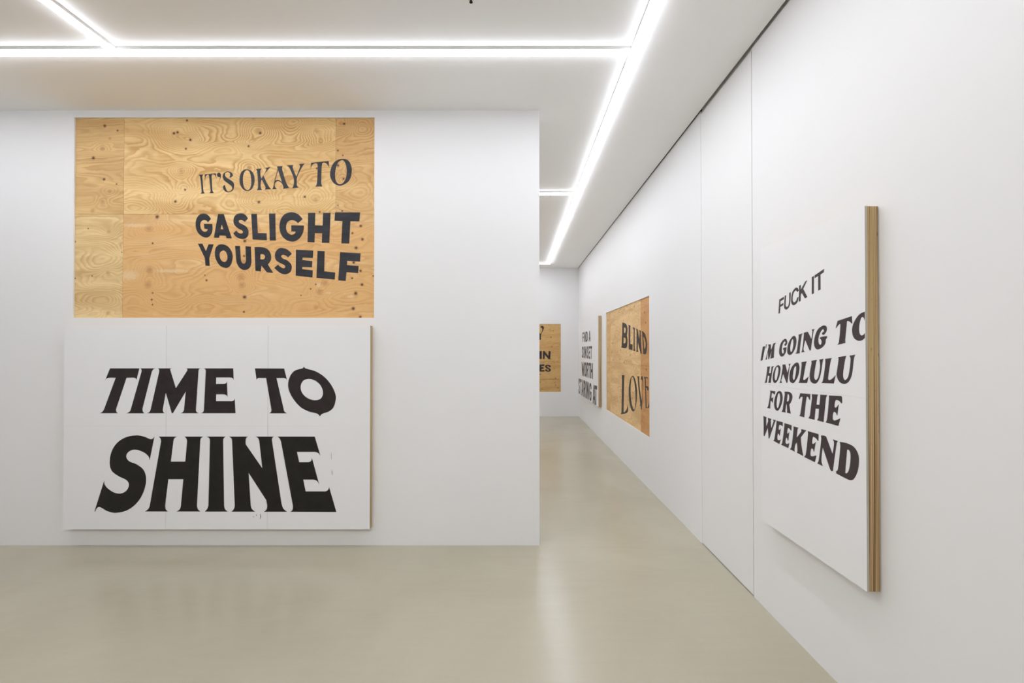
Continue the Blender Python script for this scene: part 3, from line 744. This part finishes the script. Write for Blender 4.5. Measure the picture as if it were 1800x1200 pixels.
m = plywood('plywood_bottom_left', srgb(240, 213, 158), srgb(190, 148, 94),
    knots=[K(191.3, 406.7, 2, .06), K(190, 479.7, 2, .06), K(180, 455, -3, .14), K(180, 527, -3, .14), K(189.5, 550, 2, .05), K(165, 500, 2, .1)],
    nails=[Nn(132, 424.7, .006), Nn(132, 489, .006), Nn(155, 401.5, .005), Nn(162, 485, .005), Nn(214, 443, .004)],
    softs=[Nn(191.3, 406.7, .016), Nn(190, 479.7, .016), Nn(189.5, 550.3, .016)],
    seed=14.0, dens=0.9, contrast=0.65, wild=0.8)
sheet(1, PART_Y, H1[0], xc, H1[2], zmid, m, root)
m = plywood('plywood_bottom_right', srgb(240, 206, 150), srgb(190, 134, 78),
    knots=[K(261.7, 401.3, 3, .08), K(262.5, 473.7, 3, .08), K(260, 500, 3, .08), K(423.7, 487.5, 3, .08), K(425.3, 500.8, 3, .06), K(570.8, 497.5, 3, .08), K(561.7, 512.8, 3, .07),
           K(276, 381, 3, .05), K(245, 515, -2.5, .1), K(355, 535, -2.5, .12), K(600, 490, 2.5, .12)],
    nails=[Nn(276.3, 380.8, .014), Nn(268.3, 427.5, .007), Nn(268.3, 514.7, .006), Nn(266.7, 526.3, .007), Nn(268, 535.3, .006), Nn(363, 492.5, .008), Nn(360, 483.5, .005),
           Nn(430.3, 423.3, .012), Nn(429, 449.7, .008), Nn(430, 522, .013), Nn(428.7, 548, .008), Nn(634.2, 397, .010), Nn(619.5, 409.7, .008), Nn(637, 420.5, .011), Nn(626, 435.3, .012),
           Nn(621.7, 461.3, .011), Nn(633.8, 475.8, .010), Nn(619, 488.8, .008), Nn(636.3, 500, .011), Nn(625.3, 515.3, .013), Nn(621, 542, .013), Nn(633.3, 557, .010), Nn(555, 499.7, .006),
           Nn(546, 507.5, .006), Nn(529, 519, .005), Nn(656, 485, .006)],
    softs=[Nn(261.7, 401.3, .028), Nn(262.5, 473.7, .028), Nn(260, 500, .028), Nn(423.7, 487.5, .03), Nn(425.3, 500.8, .026), Nn(570.8, 497.5, .026), Nn(561.7, 512.8, .026), Nn(555, 540, .018), Nn(560, 412, .03), Nn(428, 460, .02), Nn(380, 378, .016)],
    pales=[uvp(228, 484) + (.085, .05), uvp(303, 476) + (.17, .018), uvp(559.5, 501) + (.022, .020), uvp(577, 514.5) + (.03, .008), uvp(606, 515.5) + (.009, .008), uvp(240, 396) + (.14, .018), uvp(617, 521) + (.03, .018)],
    seed=21.0, dens=0.7, contrast=0.42, heart=(srgb(228, 182, 122), zmid - 0.10, 0.022, 0.9))
sheet(1, PART_Y, xc, H1[1], H1[2], zmid, m, root)
backing(1, PART_Y, H1, root)
write(TXT_GASLIGHT, 1, SY, M['black_ply'], root)

# right wall window
root = empty('plywood_artwork', (RIGHT_X + REC, (H2[0] + H2[1]) / 2, H2[2]),
             'bare plywood panel set into the right wall, lettered BLIND LOVE', 'artwork', 'bare plywood panels set into the walls')
SX = RIGHT_X + REC
def uvr(px, py): p = hit(px, py, 0, SX); return (p[1], p[2])
ym1 = hit(1126.3, 600, 0, SX)[1]; ym2 = hit(1073.2, 600, 0, SX)[1]
zm2 = (H2[2] + H2[3]) / 2 + 0.0
cols = [(H2[0], ym1, srgb(214, 164, 108), srgb(178, 118, 68), 0.5), (ym1, ym2, srgb(238, 205, 152), srgb(190, 142, 92), 0.55), (ym2, H2[1], srgb(232, 196, 138), srgb(188, 138, 86), 0.55)]
spots = [(1068.5, 561.5), (1066, 591), (1068.8, 613.5), (1075.8, 619), (1077, 603), (1091, 615), (1108, 624), (1089.5, 631), (1097.5, 637), (1115, 538.5), (1133, 549), (1135, 567),
         (1068.5, 688), (1066.3, 649), (1136, 649.5), (1080, 698), (1104, 703), (1111, 700), (1125, 712), (1090, 697), (1078, 632)]
for ci, (a, b, pale, dark, con) in enumerate(cols):
    for r in (0, 1):
        z0, z1 = (H2[2], zm2) if r == 0 else (zm2, H2[3])
        nn = []
        for s in spots:
            u, v = uvr(*s)
            if a <= u <= b and z0 <= v <= z1: nn.append((u, v, 0.016))
        kn = [(a + (b - a) * random.random(), z0 + (z1 - z0) * random.random(), 3, .09) for _ in range(3)]
        m = plywood('plywood_right_wall', pale, dark, knots=kn, nails=nn, seed=30 + ci * 3.3 + r * 7.1, dens=0.8, contrast=con)
        sheet(0, RIGHT_X, a, b, z0, z1, m, root)
backing(0, RIGHT_X, H2, root)
write(TXT_BLIND, 0, SX, M['black_ply_far'], root)

# far wall window
root = empty('plywood_artwork', ((H4[0] + H4[1]) / 2, FAR_Y + REC, H4[2]),
             'bare plywood panel on the far wall, half hidden by the partition', 'artwork', 'bare plywood panels set into the walls')
SF = FAR_Y + REC
za = hit(970, 635.8, 1, SF)[2]; zb = hit(970, 666.6, 1, SF)[2]
def uvf(px, py): p = hit(px, py, 1, SF); return (p[0], p[2])
fspots = [(968.5, 592.5, .016), (973, 581, .012), (970, 609.7, .012), (976.6, 664.7, .016), (949.5, 657.8, .016), (976.6, 677, .014), (981, 681.5, .014), (949.6, 671.3, .014), (953, 683, .012), (975.5, 672.5, .01), (974, 647.5, .01)]
for i, (z0, z1) in enumerate(((H4[2], zb), (zb, za), (za, H4[3]))):
    nn = [uvf(x, y) + (r,) for x, y, r in fspots if z0 <= uvf(x, y)[1] <= z1]
    m = plywood('plywood_far_wall', srgb(216, 178, 118), srgb(180, 130, 78), knots=[(H4[1] - 0.3, z0 + 0.15, 3, .1), (H4[1] - 0.05, z1 - 0.1, 3, .1)], nails=nn, seed=50 + i * 5.7, dens=0.7, contrast=0.5)
    for x0, x1 in ((H4[0], H4[0] + 0.91), (H4[0] + 0.91, H4[1])):
        sheet(1, FAR_Y, x0, x1, z0, z1, m, root, gap=0.0022)
backing(1, FAR_Y, H4, root)
write(TXT_FAR, 1, SF, M['black_ply_far'], root)
s0 = (944 + 200 / 14.12, 944 + 342 / 14.12)
write_quad('S', s0[0], 610 + 432 / 14.12, 610 + 605 / 14.12, s0[1], 610 + 440 / 14.12, 610 + 614 / 14.12, 1, SF, M['black_ply_far'], root)

# ------------------------------------------------------------------ white painted boards
FACE_T = 0.0105
def painted_board(axis, wallval, thick, u0, u1, z0, z1, ucuts, zcuts, label, gapw=0.0008):
    front = wallval - thick
    loc = [0, 0, z0]; loc[axis] = wallval; loc[1 - axis] = (u0 + u1) / 2
    t = empty('painted_board', loc, label, 'artwork', 'white lettered boards hung proud of the walls')
    # plywood core
    core = (u0 + 0.001, u1 - 0.001, front + FACE_T, wallval - 0.004, z0 + 0.001, z1 - 0.001) if axis == 1 else (front + FACE_T, wallval - 0.004, u0 + 0.001, u1 - 0.001, z0 + 0.001, z1 - 0.001)
    box('plywood_core', core, M['ply_edge'], t, (axis, 2))
    # hanging battens between the core and the wall
    for fz in (0.2, 0.8):
        zc = z0 + (z1 - z0) * fz
        bt = (u0 + 0.15, u1 - 0.15, wallval - 0.004, wallval, zc - 0.03, zc + 0.03) if axis == 1 else (wallval - 0.004, wallval, u0 + 0.15, u1 - 0.15, zc - 0.03, zc + 0.03)
        box('hanging_batten', bt, M['ply_edge'], t, (axis, 2))
    us = [u0] + sorted(ucuts) + [u1]; zs = [z0] + sorted(zcuts) + [z1]
    for i in range(len(us) - 1):
        for j in range(len(zs) - 1):
            a, b = us[i] + (gapw / 2 if i else 0), us[i + 1] - (gapw / 2 if i < len(us) - 2 else 0)
            c, d = zs[j] + (0.0002 if j else 0), zs[j + 1] - (0.0002 if j < len(zs) - 2 else 0)
            bb = (a, b, front, front + FACE_T, c, d) if axis == 1 else (front, front + FACE_T, a, b, c, d)
            o = box('facing_panel', bb, M['board'], t)
            me = o.data
            me.materials.append(M['board_edge'])
            for p in me.polygons:
                if p.normal[axis] > -0.5: p.material_index = 1
    return t, front

# left board under the plywood window
T1 = 0.070
fy = PART_Y - T1
u0 = hit(111.8, 750, 1, fy)[0]; u1 = hit(650.3, 750, 1, fy)[0]
z0 = hit(380, 930.0, 1, fy)[2]; z1 = hit(380, 571.8, 1, fy)[2]
b1, fr1 = painted_board(1, PART_Y, T1, u0, u1, z0, z1, [hit(292, 750, 1, fy)[0], hit(470.7, 750, 1, fy)[0]], [hit(380, 749, 1, fy)[2]],
    'white board under the plywood window, lettered TIME TO SHINE in heavy black', 0.0015)
write(TXT_TIME, 1, fr1, M['black_warm'], b1)
write(TXT_SHINE, 1, fr1, M['black_deep'], b1)
# scuff below the N and a faint knock beside the E
def scuff(pts, wd, mat):
    V, Fc = [], []
    for i, (x, y) in enumerate(pts):
        wv = wd * math.sin(math.pi * (i + 0.6) / (len(pts) + 0.2))
        for s in (-1, 1):
            p = hit(x + s * wv, y, 1, fr1); V.append((p[0], fr1 - 0.0004, p[2]))
    for i in range(len(pts) - 1): Fc.append((2*i, 2*i+1, 2*i+3, 2*i+2))
    mesh_obj('scuff_mark', V, Fc, mat, b1)
grey_scuff = plain('grey_scuff', srgb(180, 178, 177), 0.7)
brown_scuff = plain('brown_scuff', srgb(96, 84, 84), 0.7)
scuff([(457.3, 902.7), (457.8, 904.5), (458.5, 906.5), (458.3, 908.5), (457.5, 910), (457.2, 912)], 0.7, brown_scuff)
scuff([(450.4, 903.5), (450.6, 905.5), (451.2, 907)], 0.8, grey_scuff)
scuff([(445.6, 906.5), (445.8, 909)], 0.9, grey_scuff)
scuff([(583, 826), (583.7, 829), (583.8, 832), (583.6, 835)], 0.9, grey_scuff)
scuff([(582.3, 795), (582.3, 801), (582.4, 807)], 0.5, grey_scuff)

# near board on the right wall
T2 = 0.0665
fx = RIGHT_X - T2
e0 = hit(1522.0, 700, 0, fx); yb0 = e0[1]
z0 = hit(1524.0, 1040, 0, fx)[2]; z1 = hit(1520.3, 361.5, 0, fx)[2]
yb1 = yb0 + 0.91
b2, fr2 = painted_board(0, RIGHT_X, T2, yb0, yb1, z0, z1, [], [(z0 + z1) / 2],
    'nearest white board on the right wall, wording ends HONOLULU FOR THE WEEKEND', 0.0006)
write(TXT_HONOLULU, 0, fr2, M['black_plum'], b2)

# far board on the right wall
fx3 = RIGHT_X - T2
y30 = hit(1051.6, 640, 0, fx3)[1]; y31 = min(y30 + 2.73, FAR_Y - 0.05)
z0 = hit(1051.6, 715.0, 0, fx3)[2]; z1 = hit(1051.6, 554.6, 0, fx3)[2]
b3, fr3 = painted_board(0, RIGHT_X, T2, y30, y31, z0, z1, [y30 + 0.91, y30 + 1.82], [(z0 + z1) / 2],
    'white board on the right wall near the far corner, lettered FIND A SUNSET', 0.0006)
def row(word, xs, x_lo, x_hi, t_lo, t_hi, b_lo, b_hi, ox, s):
    """word set on a slanting band: xs = (left,right) of each letter in the frame."""
    for ch, (a, b) in zip(word, xs):
        a, b = ox + a / s, ox + b / s
        f = lambda x, p, q: p + (q - p) * (x - x_lo) / (x_hi - x_lo)
        write_quad(ch, a, f(a, t_lo, t_hi), f(a, b_lo, b_hi), b, f(b, t_lo, t_hi), f(b, b_lo, b_hi), 0, fr3, M['black_grey'], b3)
row('FINDA', [(160, 192), (199, 208), (216, 250), (257, 302), (333, 384)], 1024, 1038, 584.4, 580.8, 601.0, 599.8, 1014, 16)
row('SUNSET', [(144, 180), (187, 214), (222, 272), (285, 322), (334, 370), (378, 426)], 1023, 1040.6, 609.0, 608.0, 628.8, 631.0, 1014, 16)
row('WORTH', [(120, 182), (185, 232), (240, 287), (291, 330), (336, 395)], 1022.5, 1042, 635.6, 638.2, 660, 666, 1014, 14.12)
row('STARING', [(44, 74), (82, 116), (118, 158), (164, 212), (220, 238), (246, 297), (310, 362)], 1017.2, 1039.6, 664.5, 673.5, 691.5, 705.5, 1014, 14.12)
row('AT', [(394, 460), (444, 502)], 1042, 1049.5, 676, 678, 708.5, 713, 1014, 14.12)
